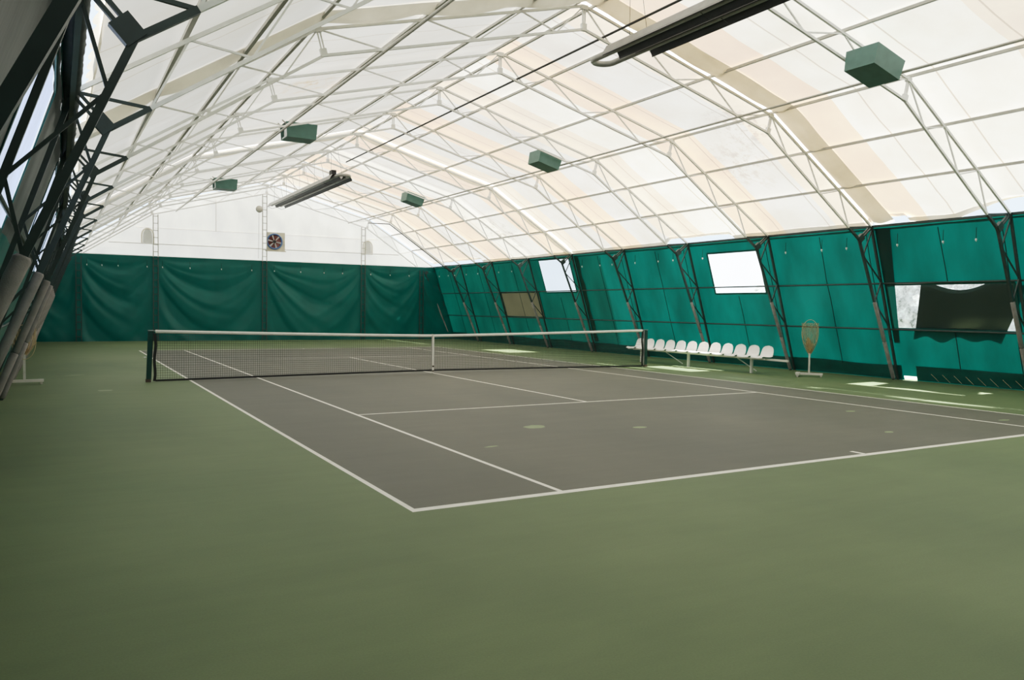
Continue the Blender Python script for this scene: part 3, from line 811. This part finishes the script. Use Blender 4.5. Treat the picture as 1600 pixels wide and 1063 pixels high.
# ------------------------------------------------------------------ net
def build_net():
    xl, xr, xm = -6.19, 6.42, -.036
    def zt(x):
        u = (x - xm) / ((xr - xm) if x > xm else (xm - xl)); return .918 + .118 * abs(u) ** 1.25
    def zb(x):
        u = (x - xm) / ((xr - xm) if x > xm else (xm - xl)); return .075 - .05 * abs(u) ** 1.2
    r = empty('tennis_net', (0, 0, 0), 0, 'black tennis net with white top band stretched across the court', 'net')
    mb = MB(); n = 281; hw = .0026
    for k in range(n + 1):
        x = xl + (xr - xl) * k / n
        mb.tube([(x, 0, zb(x)), (x, 0, zt(x) - .02)], hw, 3, caps=False)
    rows = 20
    for j in range(1, rows):
        pts = []
        for k in range(65):
            x = xl + (xr - xl) * k / 64; pts.append((x, 0, zb(x) + (zt(x) - zb(x)) * j / rows))
        mb.tube(pts, hw, 3, caps=False)
    o = mb.build('netting', M['net'], r); o['kind'] = 'stuff'
    band = MB()
    def bnd(u, v):
        x = xl - .0 + (xr - xl) * u; a = 2 * PI * v
        return (x, .016 * math.cos(a), zt(x) - .012 + .034 * math.sin(a))
    band.grid(64, 8, bnd).build('top_band', M['tape'], r, smooth=True)
    b = MB()
    b.grid(64, 4, lambda u, v: (xl + (xr - xl) * u, .008 * math.cos(2 * PI * v), zb(xl + (xr - xl) * u) + .02 * math.sin(2 * PI * v))).build('bottom_band', M['net'], r)
    for x, s in ((xl, 1), (xr, -1)):
        pts = [(x + s * .012 * math.sin(k * 1.3) - s * .02 * (1 - k / 8), 0, zb(x) - .01 + (zt(x) - .04 - zb(x)) * k / 8) for k in range(9)]
        mb = MB()
        for a, bb in zip(pts, pts[1:]): mb.bar(a, bb, .055, .012)
        mb.build('side_band', M['net'], r)
    st = MB().bar((xm, -.02, .02), (xm, -.02, zt(xm) + .02), .05, .006).bar((xm, .02, .02), (xm, .02, zt(xm) + .02), .05, .006).bar((xm, 0, zt(xm) + .022), (xm + .001, 0, zt(xm) + .028), .05, .04)
    st = st.build('centre_strap', M['tape'], r)
    MB().box((xm, -.026, .17), (.045, .012, .035)).box((xm, -.026, .06), (.045, .012, .03)).build('strap_buckle', M['rust'], st)
    cb = MB(); cb.tube([(-6.222, 0, 1.04), (xl, 0, zt(xl) + .0)], .006, 6).tube([(6.476, 0, 1.04), (xr, 0, zt(xr))], .006, 6).build('net_cable', M['steel'], r)
build_net()
for x, lean, lab, right in ((-6.325, .045, 'dark green net post at the left end of the net', 0), (6.535, .0, 'dark green net post at the right end of the net, before the bench', 1)):
    r = empty('net_post', (x, 0, 0), 0, lab, 'post', 'net posts')
    s = 1 if x < 0 else -1
    MB().bar((0, 0, .0), (lean, 0, 1.04), .085, .085).build('post_tube', M['post'], r)
    MB().bar((s * .046, 0, .04), (lean + s * .046, 0, 1.03), .014, .05).build('post_rail', M['post_black'] if not right else M['steel'], r)
    MB().box((lean, 0, 1.045), (.10, .09, .014)).build('post_cap', M['steel'], r)
    MB().box((0, 0, .03), (.094, .094, .06)).build('post_foot', M['rust'], r)
    MB().tube([(-.08 * s, -.02, .50), (-.04 * s, -.02, .50)], .014, 8).build('cable_hook', M['lamp_white'], r)

# ------------------------------------------------------------------ bench of twelve seats
def build_bench():
    bxx = 7.78; y0, y1 = 2.17, -3.42
    r = empty('spectator_bench', (bxx, (y0 + y1) / 2, 0), 0, 'long white bench of twelve moulded seats before the green right wall', 'bench')
    cy = (y0 + y1) / 2
    Y = lambda y: y - cy
    MB().bar((0, Y(y0) - .1, .385), (0, Y(-3.98), .385), .055, .05, up=(0, 0, 1)).build('bench_beam', M['bench_paint'], r)
    MB().bar((-.17, Y(y0) - .03, .40), (-.17, Y(y1) + .03, .40), .025, .035, up=(0, 0, 1)).build('front_rail', M['bench_paint'], r)
    for y in (1.69, -.42, -2.80):
        MB().bar((0, Y(y), 0), (0, Y(y), .36), .06, .06).build('leg', M['bench_paint'], r)
    for y in (.55, -2.3):
        MB().tube([(.0, Y(y), .36), (.35, Y(y) - .35, .03)], .015, 8).build('brace', M['bench_paint'], r)
    # one moulded shell: pan, curve, rounded back
    prof = [(-.25, .405), (-.245, .435), (-.20, .45), (-.08, .437), (.04, .43), (.11, .445), (.15, .50), (.175, .57), (.19, .64), (.20, .69), (.203, .715), (.205, .73)]
    wid = [.19, .195, .20, .205, .207, .208, .207, .20, .185, .15, .10, .02]
    def fn(u, v):
        k = u * (len(prof) - 1); i = min(int(k), len(prof) - 2); t = k - i
        x, z = lerp(prof[i], prof[i + 1], t); w = wid[i] + (wid[i + 1] - wid[i]) * t
        q = (v - .5) * 2
        return (x - .02 * q * q * (1 if u > .5 else 0), w * q, z + (.012 * q * q if u < .5 else 0))
    mb = MB().grid(33, 10, fn)
    seat0 = mb.build('seat', M['seat'], r, smooth=True, solid=.008)
    for k in range(12):
        o = seat0 if k == 0 else seat0.copy()
        if k: COL.objects.link(o)
        o.parent = r; o.location = (0, Y(y0 - .233 - (y0 - y1) * k / 12), 0)
build_bench()

# ------------------------------------------------------------------ ball-net stands
def make_stand(loc, rz, label, tall=1.42):
    r = empty('ball_net_stand', loc, rz, label, 'net stand', 'net stands by the side walls')
    sb_ = MB().box((0, 0, .075), (.64, .085, .05)).box((-.26, .0, .075), (.085, .50, .05)).build('stand_base', M['stand'], r)
    for x, y in ((-.26, -.22), (-.26, .22), (.28, 0)):
        MB().tube([(x, y - .012, .027), (x, y + .012, .027)], .026, 12).build('caster', M['stand'], sb_)
    MB().bar((0, 0, .09), (0, 0, .62), .042, .042).build('stand_pole', M['stand'], r)
    # hoop and the netting that hangs from it down to the pole
    cz, a, b = tall - .33, .195, .33
    hoop = [(a * math.cos(2 * PI * k / 28), .02 + .05 * math.sin(2 * PI * k / 28), cz + b * math.sin(2 * PI * k / 28)) for k in range(28)]
    MB().tube(hoop, .006, 6, closed=True).build('hoop', M['strand'], r)
    def bag(front):
        def fn(u, v):
            t = 2 * PI * v; rr = 1 - u
            zt = cz + .20 * (1 - abs(math.cos(t))) * 0 + .30 * (1 - u) ** .8
            w = (.19 * (1 - .15 * u)) if u < .55 else .174 * (1 - ((u - .55) / .45) ** 1.4 * .84)
            z = tall - .08 - (tall - .08 - .56) * u
            wr_ = 1 + .07 * math.sin(9 * t + 3 * u)
            return (w * math.cos(t) * wr_, w * .45 * math.sin(t) * wr_, z)
        return fn
    MB().grid(20, 36, bag(1)).build('net_bag', M['netbag'], r, smooth=True)
    mb = MB()
    for k in range(22):
        t = 2 * PI * k / 22 + .1
        pts = [bag(1)(u / 8, t / (2 * PI)) for u in range(9)]; mb.tube(pts, .0028, 3, caps=False)
    mb.build('net_strands', M['strand'], r)
    def bun(u, v):
        t = 2 * PI * v; w = .015 + .075 * math.sin(PI * min(1, u * 1.05)) ** .8 * (1 + .25 * nz(math.cos(t) * 2, math.sin(t) * 2 + u * 3))
        return (.02 * math.sin(4 * u) - .035 * u + w * math.cos(t), w * .6 * math.sin(t), .56 + .42 * u)
    MB().grid(14, 18, bun).build('bunched_net', M['netbunch'], r, smooth=True)
    return r
make_stand((8.27, -4.22, 0), math.radians(-52), 'white wheeled stand holding a straw net bag beside the right wall')
make_stand((-8.47, .2, 0), math.radians(5), 'white wheeled stand half hidden by the grey foam sleeves on the left', 1.15)

# ------------------------------------------------------------------ light
sun = bpy.data.lights.new('sun', 'SUN'); sun.energy = 19; sun.angle = math.radians(2.4); sun.color = (1, .97, .92)
so = bpy.data.objects.new('sun', sun); COL.objects.link(so)
d = Vector((-.575, .012, -.818)); so.rotation_euler = d.to_track_quat('-Z', 'Y').to_euler()
w = bpy.data.worlds.new('sky'); SC.world = w; w.use_nodes = True
bg = w.node_tree.nodes['Background']; bg.inputs[0].default_value = (.80, .90, 1., 1); bg.inputs[1].default_value = 1.1

# ------------------------------------------------------------------ camera
cd = bpy.data.cameras.new('camera'); co = bpy.data.objects.new('camera', cd); COL.objects.link(co)
co.location = (-7.9197, -17.546, 1.5851); co.rotation_euler = (1.5315, -.014, -.5214)
cd.sensor_width = 36; cd.lens = 1236.5934 / 1600 * 36; cd.clip_start = .05
SC.camera = co
SC.view_settings.view_transform = 'Standard'; SC.view_settings.look = 'None'; SC.view_settings.exposure = 0.
# film response: a little contrast in the shadows, a soft shoulder in the highlights
SC.view_settings.use_curve_mapping = True
cm = SC.view_settings.curve_mapping
cm.use_clip = False
cm.white_level = (1.6, 1.6, 1.6)
cu = cm.curves[3]
pts = [(0, 0), (.03, .04), (.1, .165), (.2, .335), (.3, .47), (.45, .60), (.6, .685), (.75, .76), (.9, .85), (1.1, .94), (1.35, .985), (1.6, 1.)]
while len(cu.points) < len(pts): cu.points.new(.5, .5)
for p_, (a_, b_) in zip(cu.points, pts): p_.location = (a_ / 1.6, b_)
cm.update()
